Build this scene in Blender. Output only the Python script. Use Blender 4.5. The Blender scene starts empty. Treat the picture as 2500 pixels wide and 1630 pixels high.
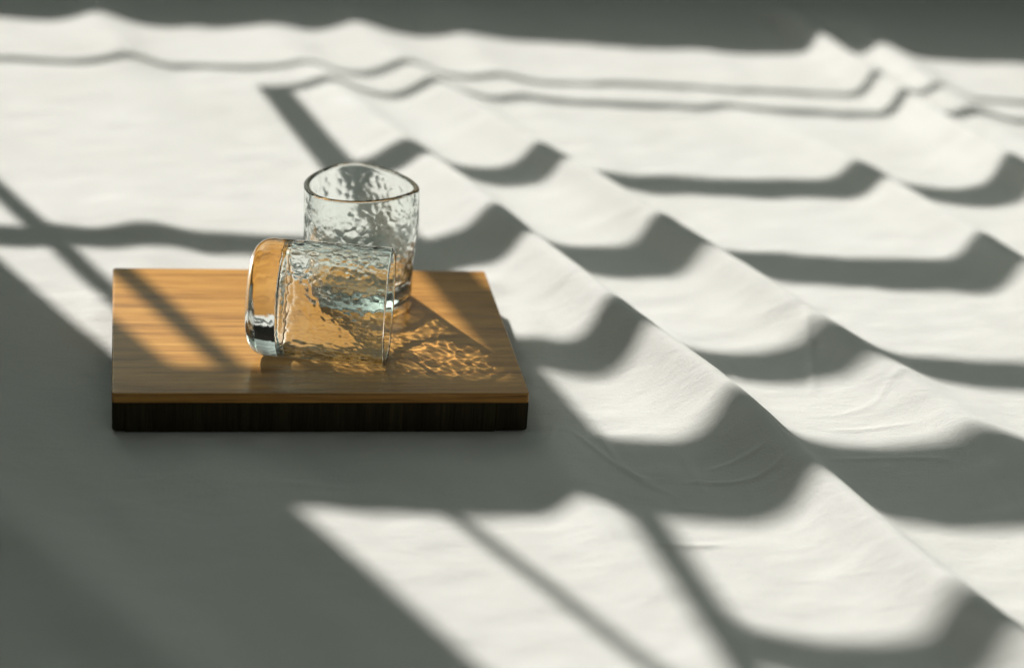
import bpy, bmesh, math, random
import numpy as np
from mathutils import Vector, Matrix

S = bpy.context.scene
COL = S.collection
R = math.radians
K = 30.0                        # the scene is drawn at 30 units to the metre
S.unit_settings.system = 'METRIC'
S.unit_settings.scale_length = 1/K

# ------------------------------------------------------------------ camera
cd = bpy.data.cameras.new('camera')
cam = bpy.data.objects.new('camera', cd)
COL.objects.link(cam)
cam.location = (-0.1221*K, -1.3490*K, 0.6045*K)
cam.rotation_euler = (R(67.5144), R(-3.741), R(-8.275))
cd.sensor_width = 36.0
cd.lens = 6041.2 / 2500 * 36
cd.clip_start, cd.clip_end = 0.05*K, 50*K
cd.dof.use_dof = True
cd.dof.focus_distance = 1.515*K
cd.dof.aperture_fstop = 3.5/K     # f/3.5 at this scale
cd.dof.aperture_blades = 0
S.camera = cam

# ------------------------------------------------------------------ light
EL, AZ = 35.0, -65.0            # sun height; direction in which its light travels over the ground
U = np.array([math.cos(R(AZ)), math.sin(R(AZ))])
sl = bpy.data.lights.new('sun', 'SUN')
sl.energy = 5.0
sl.angle = R(0.5)
sl.color = (1.0, 0.97, 0.925)
sun = bpy.data.objects.new('sun', sl)
COL.objects.link(sun)
ld = Vector((U[0]*math.cos(R(EL)), U[1]*math.cos(R(EL)), -math.sin(R(EL))))
sun.rotation_euler = ld.to_track_quat('-Z', 'Y').to_euler()
sun.location = (-1*K, 2.2*K, 1.7*K)
sl.cycles.is_caustics_light = True

w = bpy.data.worlds.new('World')
S.world = w
w.use_nodes = True
nt = w.node_tree
nt.nodes.clear()
sky = nt.nodes.new('ShaderNodeTexSky')
sky.sky_type = 'NISHITA'
sky.sun_disc = False
sky.sun_elevation = R(EL)
sky.sun_rotation = R(-25)
sky.dust_density = 4.0
sky.ozone_density = 0.6
hs = nt.nodes.new('ShaderNodeHueSaturation')
hs.inputs['Saturation'].default_value = 0.12
mx = nt.nodes.new('ShaderNodeMix')
mx.data_type = 'RGBA'
mx.blend_type = 'MULTIPLY'
mx.inputs['Factor'].default_value = 1.0
mx.inputs['B'].default_value = (0.86, 1.0, 0.89, 1)
bg = nt.nodes.new('ShaderNodeBackground')
bg.inputs['Strength'].default_value = 0.052
wo = nt.nodes.new('ShaderNodeOutputWorld')
nt.links.new(sky.outputs[0], hs.inputs['Color'])
nt.links.new(hs.outputs[0], mx.inputs['A'])
nt.links.new(mx.outputs['Result'], bg.inputs['Color'])
nt.links.new(bg.outputs[0], wo.inputs[0])

S.view_settings.view_transform = 'Standard'
S.view_settings.look = 'None'
S.view_settings.exposure = 0.0
S.view_settings.gamma = 1.0
cy = S.cycles
cy.use_denoising = True
cy.max_bounces = 24
cy.transmission_bounces = 20
cy.glossy_bounces = 8
cy.diffuse_bounces = 4
cy.caustics_refractive = True
cy.caustics_reflective = False
cy.blur_glossy = 0.0
cy.sample_clamp_indirect = 10.0

# ------------------------------------------------------------------ helpers
T = 0.0251                      # board thickness; its top is z = 0, the sheet lies at z = -T
BW, BD = 0.25, 0.2044


def new_mesh(name, verts, faces, mat, parent=None, smooth=True):
    me = bpy.data.meshes.new(name)
    me.from_pydata([tuple(v) for v in verts], [], [tuple(f) for f in faces])
    me.update()
    if smooth:
        me.polygons.foreach_set('use_smooth', [True]*len(me.polygons))
    if mat:
        me.materials.append(mat)
    o = bpy.data.objects.new(name, me)
    COL.objects.link(o)
    if parent:
        o.parent = parent
    return o


def grid_mesh(name, V, mat, wrap=False, parent=None):
    """V: (rows, cols, 3) array turned into one smooth quad sheet."""
    n, m = V.shape[:2]
    me = bpy.data.meshes.new(name)
    idx = np.arange(n*m).reshape(n, m)
    if wrap:
        nx = np.roll(idx, -1, axis=1)
        q = np.stack([idx[:-1], nx[:-1], nx[1:], idx[1:]], -1).reshape(-1, 4)
    else:
        q = np.stack([idx[:-1, :-1], idx[:-1, 1:], idx[1:, 1:], idx[1:, :-1]], -1).reshape(-1, 4)
    me.vertices.add(n*m)
    me.vertices.foreach_set('co', V.reshape(-1).astype(np.float32))
    me.loops.add(len(q)*4)
    me.loops.foreach_set('vertex_index', q.reshape(-1).astype(np.int32))
    me.polygons.add(len(q))
    me.polygons.foreach_set('loop_start', np.arange(0, len(q)*4, 4, dtype=np.int32))
    me.polygons.foreach_set('use_smooth', np.ones(len(q), bool))
    me.update(calc_edges=True)
    me.validate()
    if mat:
        me.materials.append(mat)
    o = bpy.data.objects.new(name, me)
    COL.objects.link(o)
    if parent:
        o.parent = parent
    return o


def mat_new(name):
    m = bpy.data.materials.new(name)
    m.use_nodes = True
    t = m.node_tree
    return m, t, t.nodes['Principled BSDF'], t.nodes['Material Output']


def node(t, typ, **kw):
    n = t.nodes.new(typ)
    for k, v in kw.items():
        if k in n.inputs:
            n.inputs[k].default_value = v
        else:
            setattr(n, k, v)
    return n


def ramp(t, stops):
    r = t.nodes.new('ShaderNodeValToRGB')
    e = r.color_ramp.elements
    while len(e) < len(stops):
        e.new(0.5)
    for k, (p, c) in zip(e, stops):
        k.position = p
        k.color = (*c, 1) if len(c) == 3 else c
    return r


# ------------------------------------------------------------------ materials
def cloth_material():
    m, t, b, o = mat_new('cotton')
    tc = node(t, 'ShaderNodeTexCoord')
    b.inputs['Roughness'].default_value = 0.95
    b.inputs['Specular IOR Level'].default_value = 0.1
    b.inputs['Sheen Weight'].default_value = 0.08
    n1 = node(t, 'ShaderNodeTexNoise', Scale=9.0, Detail=4.0)
    t.links.new(tc.outputs['Object'], n1.inputs['Vector'])
    r = ramp(t, [(0.3, (0.790, 0.780, 0.740)), (0.7, (0.825, 0.818, 0.785))])
    t.links.new(n1.outputs['Fac'], r.inputs['Fac'])
    t.links.new(r.outputs['Color'], b.inputs['Base Color'])
    # weave: two crossed fine wave sets, plus soft crinkle running across the folds
    mp = node(t, 'ShaderNodeMapping')
    mp.inputs['Rotation'].default_value = (0, 0, R(38))
    mp.inputs['Scale'].default_value = (34, 85, 60)
    t.links.new(tc.outputs['Object'], mp.inputs['Vector'])
    n2 = node(t, 'ShaderNodeTexNoise', Scale=1.0, Detail=5.0, Roughness=0.6, Distortion=0.6)
    t.links.new(mp.outputs[0], n2.inputs['Vector'])
    mp3 = node(t, 'ShaderNodeMapping')
    mp3.inputs['Rotation'].default_value = (0, 0, R(-12))
    mp3.inputs['Scale'].default_value = (700, 1000, 800)
    t.links.new(tc.outputs['Object'], mp3.inputs['Vector'])
    n3 = node(t, 'ShaderNodeTexNoise', Scale=1.0, Detail=3.0, Roughness=0.7)
    t.links.new(mp3.outputs[0], n3.inputs['Vector'])
    b1 = node(t, 'ShaderNodeBump', Strength=0.32, Distance=0.0022*K)
    t.links.new(n2.outputs['Fac'], b1.inputs['Height'])
    b2 = node(t, 'ShaderNodeBump', Strength=0.85, Distance=0.0005*K)
    t.links.new(n3.outputs['Fac'], b2.inputs['Height'])
    t.links.new(b1.outputs[0], b2.inputs['Normal'])
    t.links.new(b2.outputs[0], b.inputs['Normal'])
    return m


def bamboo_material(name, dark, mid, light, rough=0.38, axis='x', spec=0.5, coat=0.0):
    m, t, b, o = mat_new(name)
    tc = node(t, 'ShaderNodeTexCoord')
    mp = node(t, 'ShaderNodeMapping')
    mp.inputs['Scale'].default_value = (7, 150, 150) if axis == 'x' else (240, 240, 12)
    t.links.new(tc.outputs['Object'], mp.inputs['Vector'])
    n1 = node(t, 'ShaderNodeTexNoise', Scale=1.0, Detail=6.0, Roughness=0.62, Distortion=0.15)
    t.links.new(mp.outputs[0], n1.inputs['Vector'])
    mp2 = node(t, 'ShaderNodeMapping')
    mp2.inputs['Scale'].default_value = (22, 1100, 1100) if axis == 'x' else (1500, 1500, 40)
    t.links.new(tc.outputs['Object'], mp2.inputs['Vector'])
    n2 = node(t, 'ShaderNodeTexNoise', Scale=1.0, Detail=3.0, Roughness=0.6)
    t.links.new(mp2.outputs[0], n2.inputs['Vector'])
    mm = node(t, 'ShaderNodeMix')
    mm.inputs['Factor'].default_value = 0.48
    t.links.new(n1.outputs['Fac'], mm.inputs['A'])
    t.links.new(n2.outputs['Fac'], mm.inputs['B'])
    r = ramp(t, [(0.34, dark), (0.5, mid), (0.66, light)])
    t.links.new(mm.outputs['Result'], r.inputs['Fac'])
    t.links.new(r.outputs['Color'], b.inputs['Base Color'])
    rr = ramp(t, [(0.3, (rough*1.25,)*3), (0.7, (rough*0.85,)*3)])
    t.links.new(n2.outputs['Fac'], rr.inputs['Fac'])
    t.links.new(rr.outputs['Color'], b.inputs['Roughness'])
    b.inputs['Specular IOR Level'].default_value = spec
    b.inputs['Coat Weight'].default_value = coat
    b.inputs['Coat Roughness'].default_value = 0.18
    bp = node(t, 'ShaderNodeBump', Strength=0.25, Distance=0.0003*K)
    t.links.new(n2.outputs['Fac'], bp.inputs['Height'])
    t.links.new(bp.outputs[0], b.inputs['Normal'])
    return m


def glass_material():
    m = bpy.data.materials.new('clear_glass')
    m.use_nodes = True
    t = m.node_tree
    t.nodes.clear()
    g = node(t, 'ShaderNodeBsdfGlass', Roughness=0.0, IOR=1.46)
    g.inputs['Color'].default_value = (0.985, 1.0, 0.991, 1)
    a = t.nodes.new('ShaderNodeAttribute')
    a.attribute_name = 'relief'
    b = node(t, 'ShaderNodeBump', Strength=1.0, Distance=0.36*K)
    t.links.new(a.outputs['Fac'], b.inputs['Height'])
    t.links.new(b.outputs[0], g.inputs['Normal'])
    o = t.nodes.new('ShaderNodeOutputMaterial')
    t.links.new(g.outputs[0], o.inputs['Surface'])
    return m


def plain(name, col, rough=0.6):
    m, t, b, o = mat_new(name)
    tc = node(t, 'ShaderNodeTexCoord')
    n1 = node(t, 'ShaderNodeTexNoise', Scale=14.0, Detail=4.0)
    t.links.new(tc.outputs['Object'], n1.inputs['Vector'])
    r = ramp(t, [(0.3, tuple(c*0.92 for c in col)), (0.7, col)])
    t.links.new(n1.outputs['Fac'], r.inputs['Fac'])
    t.links.new(r.outputs['Color'], b.inputs['Base Color'])
    b.inputs['Roughness'].default_value = rough
    return m


M_CLOTH = cloth_material()
M_TOP = bamboo_material('bamboo_top', (0.24, 0.100, 0.022), (0.66, 0.310, 0.070), (0.90, 0.490, 0.125), 0.26, 'x', 0.32, 0.12)
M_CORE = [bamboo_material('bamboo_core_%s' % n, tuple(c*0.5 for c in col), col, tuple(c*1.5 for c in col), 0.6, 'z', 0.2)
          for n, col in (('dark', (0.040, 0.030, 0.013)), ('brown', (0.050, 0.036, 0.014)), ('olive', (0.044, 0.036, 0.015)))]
M_GLASS = glass_material()
M_WHITE = plain('white_paint', (0.78, 0.77, 0.74), 0.5)
M_WALL = plain('dark_panel', (0.062, 0.058, 0.051), 0.8)

# ------------------------------------------------------------------ the sheet
rng = np.random.default_rng(7)


def axis(parts):
    out = []
    for a, b_, d in parts:
        out.append(np.arange(a, b_, d))
    out.append([parts[-1][1]])
    return np.concatenate(out)


XS = axis([(-1.4, -0.32, 0.02), (-0.32, 0.04, 0.0034), (0.04, 0.17, 0.0012), (0.17, 0.48, 0.0017), (0.48, 0.95, 0.0032), (0.95, 2.0, 0.02)])
YS = axis([(-1.1, -0.32, 0.02), (-0.32, 0.26, 0.0017), (0.26, 1.10, 0.0034), (1.10, 1.60, 0.02)])
X, Y = np.meshgrid(XS, YS)

# fold crests: (x, y, height, left spread, right spread)
FOLDS = [
    [(0.018, 0.880, .0045, .026, .020), (0.034, 0.770, .0046, .024, .018), (0.066, 0.640, .0085, .022, .014), (0.104, 0.5235, .0138, .022, .0125),
     (0.159, 0.333, .0216, .023, .0125), (0.209, 0.153, .0256, .023, .0125), (0.254, 0.017, .0240, .022, .0125),
     (0.278, -0.096, .0226, .024, .0125), (0.303, -0.187, .0210, .024, .0125), (0.340, -0.290, .020, .024, .013), (0.40, -0.45, .014, .026, .02)],
    [(0.098, 0.880, .0085, .022, .018), (0.126, 0.768, .0085, .022, .015), (0.165, 0.640, .0120, .022, .013), (0.2107, 0.517, .0168, .022, .0125),
     (0.2824, 0.320, .0203, .023, .0125), (0.3508, 0.137, .0186, .024, .014), (0.4035, -0.010, .0100, .026, .020),
     (0.450, -0.15, .0050, .028, .025), (0.50, -0.30, .003, .03, .03)],
    [(0.40, 0.68, .002, .02, .02), (0.43, 0.60, .006, .020, .016), (0.4717, 0.490, .0132, .020, .0125), (0.522, 0.2945, .0170, .021, .0125),
     (0.56, 0.150, .0150, .022, .014), (0.60, 0.0, .0110, .024, .018), (0.66, -0.2, .006, .03, .03)],
    [(0.525, 0.92, .0165, .014, .014), (0.5539, 0.739, .0165, .016, .0125), (0.575, 0.60, .020, .018, .0125), (0.598, 0.490, .0225, .020, .0125),
     (0.65, 0.30, .020, .022, .014), (0.70, 0.10, .015, .024, .018)],
    [(0.585, 0.90, .0105, .016, .016), (0.600, 0.79, .0115, .016, .014), (0.613, 0.70, .0105, .016, .013), (0.635, 0.60, .004, .02, .02)],
    [(0.185, 0.92, .0050, .022, .018), (0.215, 0.745, .0040, .022, .016), (0.245, 0.63, .0008, .02, .02)],
    [(-0.150, 0.95, .0075, .022, .018), (-0.122, 0.793, .0068, .020, .014), (-0.105, 0.70, .0015, .02, .02)],
    [(-0.125, 0.45, .0005, .02, .02), (-0.113, 0.365, .0052, .020, .022), (-0.098, 0.29, .0030, .02, .02), (-0.09, 0.24, 0.0, .02, .02)],
    [(-0.178, 0.42, .0005, .02, .02), (-0.168, 0.345, .0022, .012, .012), (-0.155, 0.27, .0003, .02, .02)],
    [(0.126, 0.30, .0015, .014, .016), (0.140, 0.150, .0060, .012, .018), (0.138, 0.05, .0050, .008, .016), (0.138, -0.04, .0055, .014, .015),
     (0.142, -0.104, .0088, .017, .015), (0.165, -0.20, .0070, .020, .016), (0.195, -0.30, .005, .022, .02)],
    [(-0.235, -0.02, .003, .04, .03), (-0.205, -0.09, .006, .030, .026), (-0.165, -0.16, .0085, .028, .026), (-0.100, -0.27, .009, .03, .028), (-0.03, -0.42, .008, .03, .03)],
    [(0.045, 0.80, .0005, .02, .02), (0.075, 0.60, .0030, .016, .016), (0.10, 0.42, .0035, .018, .018), (0.12, 0.30, .001, .02, .02)],
]


def smooth_interp(y, pts):
    p = np.array(sorted(pts, key=lambda q: q[1]))
    ys = np.linspace(p[0, 1]-0.15, p[-1, 1]+0.15, 600)
    out = []
    for c in (0, 2, 3, 4):
        v = np.interp(ys, p[:, 1], p[:, c])
        if c == 0:      # continue the crest line past its ends
            s0 = (p[1, 0]-p[0, 0])/(p[1, 1]-p[0, 1])
            s1 = (p[-1, 0]-p[-2, 0])/(p[-1, 1]-p[-2, 1])
            v = np.where(ys < p[0, 1], p[0, 0]+s0*(ys-p[0, 1]), v)
            v = np.where(ys > p[-1, 1], p[-1, 0]+s1*(ys-p[-1, 1]), v)
        k = np.exp(-0.5*(np.arange(-40, 41)/14.0)**2)
        k /= k.sum()
        vp = np.concatenate([v[0]+(v[0]-v[1:41][::-1]), v, v[-1]+(v[-1]-v[-41:-1][::-1])]) if c == 0 else np.pad(v, 40, mode='edge')
        v = np.convolve(vp, k, 'valid')
        out.append(np.interp(y, ys, v))
    xc, h, sl_, sr = out
    lo, hi = p[0, 1]-0.15, p[-1, 1]+0.15
    fade = np.clip((y-lo)/0.15, 0, 1)*np.clip((hi-y)/0.15, 0, 1)
    return xc, h*fade*fade*(3-2*fade), sl_, sr


def vnoise(x, y, seed):
    """smooth value noise on arrays"""
    g = np.random.default_rng(seed).uniform(-1, 1, (64, 64))
    xi, yi = np.floor(x).astype(int), np.floor(y).astype(int)
    fx, fy = x-xi, y-yi
    fx, fy = fx*fx*fx*(fx*(fx*6-15)+10), fy*fy*fy*(fy*(fy*6-15)+10)
    a = g[yi % 64, xi % 64]; b_ = g[yi % 64, (xi+1) % 64]
    c = g[(yi+1) % 64, xi % 64]; d = g[(yi+1) % 64, (xi+1) % 64]
    return (a*(1-fx)+b_*fx)*(1-fy)+(c*(1-fx)+d*fx)*fy


CA, SA = math.cos(R(-72)), math.sin(R(-72))


def sheet_height(x, y):
    z = np.zeros_like(x)
    wob = vnoise(x*7+3, y*7+5, 3)*0.004
    for f in FOLDS:
        xc, h, s1, s2 = smooth_interp(y, f)
        d = (x + wob - xc)*0.951
        s1 = s1*0.70
        z = z + np.where(d < 0, h*0.55*np.exp(-0.5*(d/s1)**2) + h*0.45*np.exp(0.6 - np.sqrt(0.36+(d/(0.85*s1))**2)),
                         h*np.exp(-0.5*(d/s2)**2)*0.93 + h*0.07*np.exp(-0.5*(d/(2.5*s2))**2))
    al, ac = x*CA+y*SA, -x*SA+y*CA          # along and across the folds
    z = z + 0.0011*vnoise(al*6, ac*26, 11) + 0.0006*vnoise(al*14, ac*50+7, 12)
    z = z + 0.0004*vnoise(al*60, ac*30, 13)
    # flat under the board
    ex = np.maximum(np.abs(x)-BW/2, 0)
    ey = np.maximum(np.maximum(-y, y-BD), 0)
    q = np.clip(np.hypot(ex, ey)/0.035, 0, 1)
    q = q*q*(3-2*q)
    pk = np.exp(-((np.hypot(ex, ey)-0.010)/0.009)**2)*(np.hypot(ex, ey) > 0.0005)
    return z*q + pk*(0.0009+0.0011*vnoise(x*55+2, y*55+9, 31))


# pressed creases: polylines on the ground, (height, spread)
CREASES = [
    ([(0.300, 0.020), (0.346, 0.030), (0.372, 0.058), (0.392, 0.078)], 0.0003, 0.0014),
    ([(0.320, 0.055), (0.334, 0.120), (0.340, 0.160)], 0.0008, 0.0016),
    ([(0.272, 0.120), (0.276, 0.070)], 0.0009, 0.0024),
    ([(0.168, -0.155), (0.215, -0.150)], 0.0008, 0.0012),
    ([(0.150, 0.000), (0.172, -0.050), (0.190, -0.075)], 0.0008, 0.0013),
    ([(0.165, 0.010), (0.178, -0.060), (0.200, -0.090)], 0.0007, 0.0013),
    ([(0.215, -0.030), (0.217, -0.085)], 0.0008, 0.0017),
    ([(0.225, -0.055), (0.262, -0.052)], 0.0007, 0.0012),
    ([(0.200, -0.070), (0.252, -0.076), (0.270, -0.070)], 0.0007, 0.0012),
    ([(0.400, -0.050), (0.407, -0.120)], 0.0006, 0.0020),
    ([(0.300, -0.045), (0.355, -0.040), (0.385, -0.05)], 0.0006, 0.0014),
    ([(0.312, 0.000), (0.372, 0.004)], 0.0005, 0.0013),
    ([(0.010, -0.075), (-0.04, -0.066)], 0.0004, 0.0016),
    ([(0.135, -0.02), (0.143, 0.006)], 0.0006, 0.0012),
]


def seg_dist(x, y, pts):
    d = np.full(x.shape, 9.0)
    tt = np.zeros(x.shape)
    n = len(pts)-1
    for i in range(n):
        ax, ay = pts[i]; bx, by = pts[i+1]
        vx, vy = bx-ax, by-ay
        s = np.clip(((x-ax)*vx+(y-ay)*vy)/(vx*vx+vy*vy), 0, 1)
        q = np.hypot(x-ax-s*vx, y-ay-s*vy)
        tt = np.where(q < d, (i+s)/n, tt)
        d = np.minimum(d, q)
    return d, tt


def smooth_line(pts, n=14):
    p = np.array(pts, float)
    if len(p) < 3:
        return [tuple(q) for q in p]
    pp = np.vstack([2*p[0]-p[1], p, 2*p[-1]-p[-2]])
    out = []
    for i in range(1, len(pp)-2):
        for s in np.linspace(0, 1, n, endpoint=False):
            a, b_, c, d = pp[i-1:i+3]
            out.append(tuple(0.5*((2*b_)+(-a+c)*s+(2*a-5*b_+4*c-d)*s*s+(-a+3*b_-3*c+d)*s**3)))
    out.append(tuple(p[-1]))
    return out


Z = sheet_height(X, Y)
for pts, h, sp in CREASES:
    pts = smooth_line(pts)
    px = [p[0] for p in pts]; py = [p[1] for p in pts]
    i0, i1 = np.searchsorted(XS, [min(px)-.02, max(px)+.02])
    j0, j1 = np.searchsorted(YS, [min(py)-.02, max(py)+.02])
    d, tt = seg_dist(X[j0:j1, i0:i1], Y[j0:j1, i0:i1], pts)
    Z[j0:j1, i0:i1] += 1.1*h*np.exp(-0.5*(d/(1.35*sp))**2)*np.clip(np.sin(np.pi*np.clip(tt*0.94+0.03, 0, 1))*1.6, 0, 1)
sheet = grid_mesh('bed_sheet', np.stack([X, Y, Z - T - 0.0004], -1), M_CLOTH)
sheet['label'] = 'rumpled white cotton sheet with diagonal folds, lying under the board, striped by shadows'
sheet['category'] = 'sheet'

fl = new_mesh('floor', [(-4, -4, -T-0.012), (5, -4, -T-0.012), (5, 4, -T-0.012), (-4, 4, -T-0.012)], [(0, 1, 2, 3)], M_WALL, smooth=False)
fl['kind'] = 'structure'

# ------------------------------------------------------------------ window and wall up-sun, beyond the frame, with added slats and shade panels
BA = R(-4.5)
BV = np.array([math.cos(BA), math.sin(BA)])
NV = np.array([-BV[1], BV[0]])
WK = 1.25                                     # distance of the wall plane from the board's front edge
tanE = math.tan(R(EL))


def to_wall(gx, gy):
    """where the sun ray that reaches ground point (gx, gy) crosses the wall plane"""
    g = np.array([gx, gy])
    r = (WK - g@NV)/(-(U@NV))
    return float((g - r*U)@BV), -T + r*tanE


def k_height(k):
    return -T + (WK-k)/(-(U@NV))*tanE


wall_m = Matrix.Translation((NV[0]*WK, NV[1]*WK, 0)) @ Matrix.Rotation(BA, 4, 'Z')


def wall_box(name, w0, w1, z0, z1, mat, parent, d0=-0.003, d1=0.003, shear=0.0, widen=0.0):
    v = []
    for dd in (d0, d1):
        for zz, s in ((z0, 0), (z1, 1)):
            for ww in (w0, w1):
                v.append((ww + s*(shear - (widen if ww == w0 else 0)), dd, zz))
    f = [(0, 1, 3, 2), (4, 6, 7, 5), (0, 4, 5, 1), (2, 3, 7, 6), (0, 2, 6, 4), (1, 5, 7, 3)]
    o = new_mesh(name, v, f, mat, parent, smooth=False)
    bm = bmesh.new(); bm.from_mesh(o.data); bmesh.ops.recalc_face_normals(bm, faces=bm.faces[:]); bm.to_mesh(o.data); bm.free()
    return o


wL, _ = to_wall(-0.128, 0.112)                # left jamb
zS = k_height(0.874)                          # sill
zTop = k_height(-1.0)
wR = 2.2
wall = bpy.data.objects.new('wall', None)
COL.objects.link(wall)
wall.matrix_world = wall_m
wall['kind'] = 'structure'
wall_box('unseen_wall_panel', wL-1.6, wL, -T, zTop+0.25, M_WALL, wall, 0.0, 0.012)
wall_box('unseen_wall_panel', wL, wR, -T, zS, M_WALL, wall, 0.0, 0.012)
wall_box('unseen_wall_panel', wL, wR, zTop, zTop+0.25, M_WALL, wall, 0.0, 0.012)
wall_box('unseen_wall_panel', wR, wR+0.6, -T, zTop+0.25, M_WALL, wall, 0.0, 0.012)

new_mesh('unseen_wall_panel', [(-1.9, -1.9, -T), (3.2, -1.9, -T), (3.2, -1.9, 2.2), (-1.9, -1.9, 2.2),  # unseen dark panel behind the camera, added to dim light from there
                        (-1.9, -1.95, -T), (3.2, -1.95, -T), (3.2, -1.95, 2.2), (-1.9, -1.95, 2.2)],
         [(0, 1, 2, 3), (7, 6, 5, 4), (3, 2, 6, 7), (0, 4, 5, 1), (1, 5, 6, 2), (0, 3, 7, 4)], M_WALL, wall, smooth=False)
new_mesh('unseen_wall_panel', [(-1.5, -1.88, -T), (-1.5, 1.30, -T), (-1.5, 1.30, 2.2), (-1.5, -1.88, 2.2),  # unseen dark panel at left, added to deepen shade on that side
                        (-1.55, -1.88, -T), (-1.55, 1.30, -T), (-1.55, 1.30, 2.2), (-1.55, -1.88, 2.2)],
         [(3, 2, 1, 0), (4, 5, 6, 7), (7, 6, 2, 3), (1, 5, 4, 0), (2, 6, 5, 1), (4, 7, 3, 0)], M_WALL, wall, smooth=False)
for o in list(wall.children)[-2:]:
    o.matrix_parent_inverse = wall_m.inverted()

win = bpy.data.objects.new('window', None)
COL.objects.link(win)
win.matrix_world = wall_m @ Matrix.Translation((0, -0.004, 0))
win['label'] = 'white barred window behind the far end of the sheet, casting the crossing shadow bars'
win['category'] = 'window'


def bar(name, k0, k1, w0, w1, parent):
    return wall_box(name, w0, w1, k_height(k1), k_height(k0), M_WHITE, parent)


l1a, z1a = to_wall(-0.1505, 0.309)
m0 = to_wall(-0.2085, 0.428)
m1 = to_wall(-0.0400, 0.016)
msl = (m1[0]-m0[0])/(m1[1]-m0[1])
# glazing bars across the whole opening
bar('glazing_bar', 0.7490, 0.7580, wL, wR, win)
bar('glazing_bar', 0.3000, 0.3370, wL, wR, win)
bar('meeting_rail', -0.0985, 0.0060, wL, wR, win)
bar('glazing_bar', -0.46, -0.43, wL, wR, win)
bar('glazing_bar', -0.80, -0.77, wL, wR, win)
# the thin upright
mz = k_height(0.0060)
mw = m0[0]+msl*(zS-m0[1])
wall_box('mullion', mw-0.0085, mw+0.0085, zS, mz, M_WHITE, win, shear=msl*(mz-zS))

wall_box('mullion', l1a+0.0255-0.0042, l1a+0.0255+0.0042, k_height(-0.0985), zTop, M_WHITE, win)

slat_rig = bpy.data.objects.new('shadow_slats', None)  # unseen bars added up-sun, shaped to cast the right-hand shadow stripes
COL.objects.link(slat_rig)
slat_rig.matrix_world = wall_m @ Matrix.Translation((0, -0.016, 0))
slat_rig['label'] = 'unseen white slats with a slanted edge bar, added at the right of the window to cast evenly spaced shadow stripes'
slat_rig['category'] = 'shadow bars'
pa = to_wall(0.0140, 0.706)
pb = to_wall(0.186, -0.117)
pc = to_wall(0.200, -0.247)
sh = (pb[0]-pa[0])/(pb[1]-pa[1])
sh2 = (pc[0]-pb[0])/(pc[1]-pb[1])
z0 = k_height(0.7120)
zr = k_height(-0.04)
wr = pa[0]+sh*(zr-pa[1])
w0 = pa[0]+sh*(z0-pa[1])
wall_box('shadow_stile', w0-0.0150, w0+0.0105, z0, zr, M_WHITE, slat_rig, shear=wr-w0, widen=0.016)  # slanted edge bar, widened to shade the cloth beside the board
wall_box('shadow_stile', wr-0.0105, wr+0.0105, zr, zTop, M_WHITE, slat_rig, shear=sh2*(zTop-zr))
for k0, k1 in ((0.7005, 0.7120), (0.4815, 0.5215), (0.2905, 0.3290), (0.1155, 0.1610), (-0.2640, -0.2220), (-0.45, -0.41), (-0.64, -0.60), (-0.83, -0.79)):
    zz = k_height((k0+k1)/2)
    bar('shadow_slat', k0, k1, (pa[0]+sh*(zz-pa[1])) if zz < zr else wr+sh2*(zz-zr), wR, slat_rig)

# ------------------------------------------------------------------ the board
board = bpy.data.objects.new('serving_board', None)
COL.objects.link(board)
board.location = (0, BD/2, -T)
board['label'] = 'thick bamboo serving board with dark sides lying flat on the white sheet'
board['category'] = 'board'


def rounded_slab(name, x0, x1, y0, y1, z0, z1, rv, bt, bb, mat, parent, n=5):
    """box with vertical corner radius rv, top edge radius bt, bottom edge radius bb"""
    prof = []
    for i in range(n+1):
        a = math.pi/2*i/n
        prof.append((bb*(1-math.sin(a)), z0+bb*(1-math.cos(a))))
    for i in range(n+1):
        a = math.pi/2*i/n
        prof.append((bt*(1-math.cos(a)), z1-bt*(1-math.sin(a))))
    verts, faces = [], []
    cor = [(x1, y1, 0), (x0, y1, 90), (x0, y0, 180), (x1, y0, 270)]
    for ins, z in prof:
        for cx, cyy, a0 in cor:
            sx = 1 if cx == x1 else -1
            sy = 1 if cyy == y1 else -1
            rr = max(rv-ins, 0.0002)
            ccx, ccy = cx-sx*(ins+rr), cyy-sy*(ins+rr)
            for i in range(n+1):
                a = R(a0+90*i/n)
                verts.append((ccx+rr*math.cos(a), ccy+rr*math.sin(a), z))
    m = 4*(n+1)
    for r_ in range(len(prof)-1):
        for i in range(m):
            j = (i+1) % m
            faces.append((r_*m+i, r_*m+j, (r_+1)*m+j, (r_+1)*m+i))
    faces.append(tuple(range(m))[::-1])
    faces.append(tuple(range((len(prof)-1)*m, len(prof)*m)))
    o = new_mesh(name, verts, faces, mat, parent)
    o.data.set_sharp_from_angle(angle=R(35))
    return o


TL = 0.0060
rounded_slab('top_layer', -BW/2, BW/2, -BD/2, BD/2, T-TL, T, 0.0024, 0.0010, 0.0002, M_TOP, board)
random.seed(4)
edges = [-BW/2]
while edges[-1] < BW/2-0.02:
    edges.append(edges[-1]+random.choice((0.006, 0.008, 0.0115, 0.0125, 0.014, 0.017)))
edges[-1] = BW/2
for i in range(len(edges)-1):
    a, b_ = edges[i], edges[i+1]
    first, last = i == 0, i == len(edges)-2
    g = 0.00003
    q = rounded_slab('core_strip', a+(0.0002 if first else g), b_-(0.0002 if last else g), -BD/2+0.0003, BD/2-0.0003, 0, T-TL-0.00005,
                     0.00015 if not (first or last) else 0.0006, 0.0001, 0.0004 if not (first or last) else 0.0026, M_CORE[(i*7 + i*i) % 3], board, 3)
for o in board.children:
    pass

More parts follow.
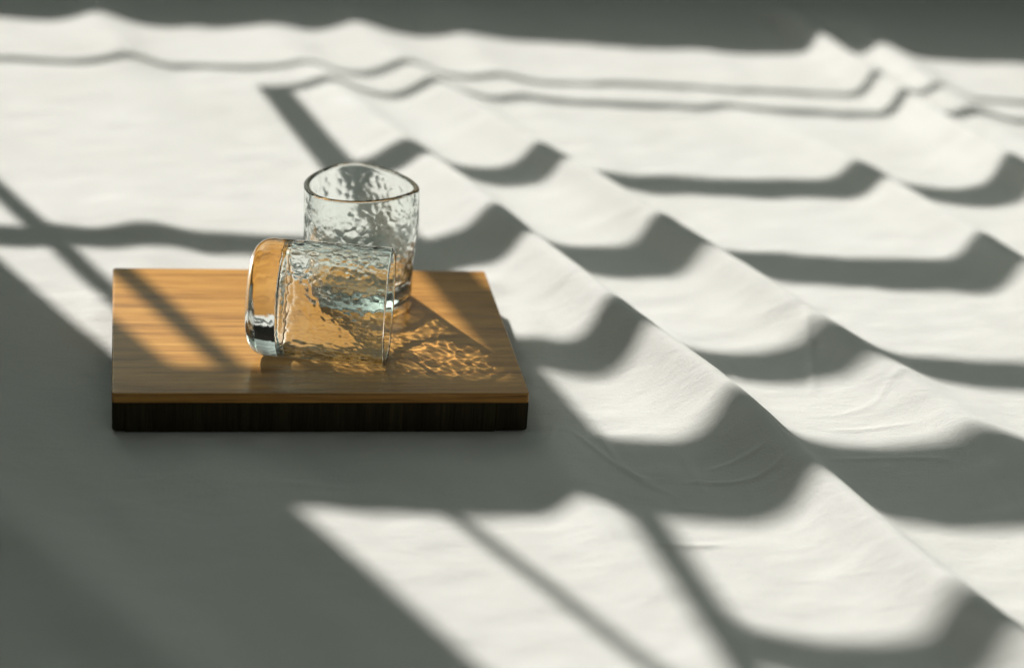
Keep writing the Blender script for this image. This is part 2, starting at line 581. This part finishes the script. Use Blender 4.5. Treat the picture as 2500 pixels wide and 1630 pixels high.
# ------------------------------------------------------------------ the tumblers
POLAR = [(-162, .0392), (-144, .0425), (-133, .0440), (-116, .0425), (-97, .0397), (-74, .0370), (-45, .0368), (-28, .0386), (-17, .0386),
         (-2, .0355), (23, .0327), (53, .0328), (75, .0358), (93, .0384), (113, .0366), (135, .0335), (160, .0340), (178, .0362)]


def polar(th, table):
    a = np.radians([p[0] for p in table]); r = np.array([p[1] for p in table])
    a = np.concatenate([a-2*np.pi, a, a+2*np.pi]); r = np.tile(r, 3)
    f = np.linspace(-np.pi, np.pi, 721)[:-1]
    v = np.interp(f, a, r)
    k = np.exp(-0.5*(np.arange(-40, 41)/13.0)**2); k /= k.sum()
    v = np.convolve(np.concatenate([v[-40:], v, v[:40]]), k, 'valid')
    return np.interp(np.mod(th+np.pi, 2*np.pi)-np.pi, np.append(f, np.pi), np.append(v, v[0]))


def hammer(s, z, circ, cell, seed, rho, soft=0.34):
    """field of shallow concave dimples on an unrolled wall: height above the dimple floor"""
    rg = np.random.default_rng(seed)
    rows = int(0.10/(cell*0.87))+2
    n = int(round(circ/cell))
    cs, cz = [], []
    for r_ in range(-1, rows):
        for i in range(n):
            cs.append((i+0.5*(r_ % 2))*circ/n + rg.normal(0, cell*0.22))
            cz.append(r_*cell*0.87 + rg.normal(0, cell*0.20))
    cs, cz = np.array(cs), np.array(cz)
    wt = rg.uniform(0.75, 1.35, cs.size)
    out = np.empty(s.size)
    sf, zf = s.ravel(), z.ravel()
    for i in range(0, sf.size, 4000):
        ds = np.abs(sf[i:i+4000, None]-cs[None]) % circ
        ds = np.minimum(ds, circ-ds)
        d2 = (ds**2+(zf[i:i+4000, None]-cz[None])**2)*wt[None]
        m = np.sort(np.partition(d2, 3, axis=1)[:, :3], axis=1)
        kk = (cell*soft)**2
        sm = -kk*np.log(np.exp(-(m-m[:, :1])/kk).sum(1)) + m[:, 0]
        out[i:i+4000] = sm/(2*rho)
    return out.reshape(s.shape)


RELIEF = -0.17                   # slow pebbling carried by the geometry; the finer dimples are bump


def make_tumbler(name, table, seed, H=0.081, base=0.0160, wallt=0.0038, nth=500, cell=0.0060, calm=(-0.42, 0.91), rc=0.0085, q0=0.62, q1=0.38):
    th = np.linspace(-np.pi, np.pi, nth, endpoint=False)
    rt = polar(th, table)
    r0 = 0.0366
    circ = 2*np.pi*r0

    def rad(z):
        k = np.clip((z-0.012)/0.05, 0, 1); k = k*k*(3-2*k)
        return (r0*0.985)*(1-k)+rt*k

    prof = []                                  # (inset from outer wall, z, outer dimple weight, inner dimple weight, shrink)
    for f in (0.0, 0.12, 0.3, 0.5, 0.65):
        prof.append(('f', f, 0.0012*(1-f)**2, 0, 0))
    for i in range(0, 13):
        a = math.pi/2*i/12
        prof.append(('i', rc*(1-math.sin(a)), rc*(1-math.cos(a)), 0.25*i/12, 0))
    for z in np.arange(rc+0.0006, H-0.0024, 0.0005):
        wgt = min(1.0, (z-rc)/0.006)*min(1.0, max(0.0, (H-0.0045-z)/0.005))
        prof.append(('i', 0.0, z, 0.25+0.75*wgt if z < 0.03 else wgt, 0))
    rr = 0.0011                                # softly rounded lip, nearly flat on top
    for i in range(0, 9):
        a = math.pi/2*i/8
        prof.append(('i', rr*(1-math.cos(a)), H-0.0002-rr+rr*math.sin(a), 0, 0))
    for q in (0.25, 0.5, 0.75):
        prof.append(('i', rr+(wallt-2*rr)*q, H-0.0002+0.0002*math.sin(math.pi*q), 0, 0))
    for i in range(8, -1, -1):
        a = math.pi/2*i/8
        prof.append(('i', wallt-rr*(1-math.cos(a)), H-0.0002-rr+rr*math.sin(a), 0, 0))
    ri = 0.0045
    for z in np.arange(H-0.0030, base+ri, -0.0007):
        wgt = min(1.0, max(0.0, (H-0.0045-z)/0.006))
        prof.append(('i', wallt+0.0012*(1-min(1, (z-base)/0.03)), z, 0, wgt))
    for i in range(0, 9):
        a = math.pi/2*i/8
        prof.append(('i', wallt+0.0012+ri*(1-math.cos(a)), base+ri*(1-math.sin(a)), 0, 1-i/8))
    for f in (0.6, 0.4, 0.2, 0.0):
        prof.append(('b', f, base-0.0006*(1-f), 0, 0))
    n = len(prof)
    zz = np.array([p[2] for p in prof])
    SS, ZZ = np.meshgrid((th+np.pi)*r0, zz)
    ho = hammer(SS, ZZ, circ, cell, seed, 0.0150, 0.20)
    hg = hammer(SS, ZZ, circ, 0.0050, seed+9, 0.0105)
    md = 1.0 + 0.45*np.sin(SS*310+seed)*np.sin(ZZ*270+seed*3) + 0.35*np.sin(SS*170-ZZ*230+seed*5)
    hg = hg*np.clip(md, 0.15, 2.0) - 0.00045*np.sin(SS*240+ZZ*150+seed)*np.sin(ZZ*260-SS*90+seed*2)
    hi = hammer(SS, ZZ+0.003, circ*0.91, 0.0060, seed+50, 0.026)
    cth = np.cos(th)*calm[0]+np.sin(th)*calm[1]
    quiet = q0-q1*np.tanh(cth*2.5)         # the wall that faces the window is the smoother one
    V = np.zeros((n, nth, 3))
    for i, p in enumerate(prof):
        z = p[2]
        R_ = rad(z)
        if p[0] == 'f':
            r = (rad(0.0)-rc)*p[1]
        elif p[0] == 'b':
            r = (rad(base)-wallt-0.0012-ri)*p[1]
        else:
            r = R_ - p[1]
        r = r + RELIEF*quiet*p[3]*(hg[i]-0.0001)
        V[i, :, 0] = r*np.cos(th); V[i, :, 1] = r*np.sin(th); V[i, :, 2] = z
    # slow irregularity of hand-made glass
    V[:, :, 0] += 0.0004*np.sin(V[:, :, 2]*90+seed)
    V[:, :, 1] += 0.0004*np.cos(V[:, :, 2]*70+seed*2)
    o = grid_mesh(name, V, M_GLASS, wrap=True)
    at = o.data.attributes.new('relief', 'FLOAT', 'POINT')
    at.data.foreach_set('value', (np.array([p[3] for p in prof])[:, None]*ho - np.array([p[4] for p in prof])[:, None]*hi).ravel().astype(np.float32))
    bm = bmesh.new(); bm.from_mesh(o.data)
    bmesh.ops.remove_doubles(bm, verts=bm.verts[:], dist=1e-6)
    bmesh.ops.recalc_face_normals(bm, faces=bm.faces[:])
    for f in bm.faces:
        f.smooth = True
    bm.to_mesh(o.data); bm.free()
    return o


g1 = make_tumbler('tumbler', POLAR, 3)
g1.location = (0.033, 0.152, 0.0003)
g1['label'] = 'clear hammered glass tumbler standing upright at the back of the board'
g1['category'] = 'glass'
g1['group'] = 'hammered glass tumblers on the board'

ya = R(-11)
ax = Vector((math.cos(ya), math.sin(ya), 0))
sd = Vector((-math.sin(ya), math.cos(ya), 0))
rot = Matrix((ax.cross(Vector((0, 0, 1)))*-1, Vector((0, 0, 1)), ax)).transposed()
if rot.determinant() < 0:
    rot = Matrix((ax.cross(Vector((0, 0, 1))), Vector((0, 0, 1)), ax)).transposed()
sv = np.array(rot).T @ np.array((-ld.x, -ld.y, -ld.z))
sv = sv[:2]/np.hypot(sv[0], sv[1])
g2 = make_tumbler('tumbler', [(a+70, 0.0366+(r-0.0368)*0.45) for a, r in POLAR], 21, H=0.0855, calm=(sv[0], sv[1]), base=0.0185, rc=0.0118, q0=0.48, q1=0.0)
g2['label'] = 'clear hammered glass tumbler lying on its side in front of the upright one'
g2['category'] = 'glass'
g2['group'] = 'hammered glass tumblers on the board'
base_pt = Vector((-0.0415, 0.0600, 0))
g2.matrix_world = Matrix.Translation(base_pt) @ rot.to_4x4()
co = np.empty(len(g2.data.vertices)*3)
g2.data.vertices.foreach_get('co', co)
co = co.reshape(-1, 3)@np.array(rot).T
g2.location.z = -co[:, 2].min()+0.0002

for o in (g1, g2):
    o.cycles.is_caustics_caster = True
for o in [sheet]+list(board.children):
    o.cycles.is_caustics_receiver = True

bpy.context.view_layer.update()
for o in list(COL.objects):
    if o.parent is None and o.type in {'MESH', 'EMPTY'}:
        o.matrix_world = Matrix.Scale(K, 4) @ o.matrix_world
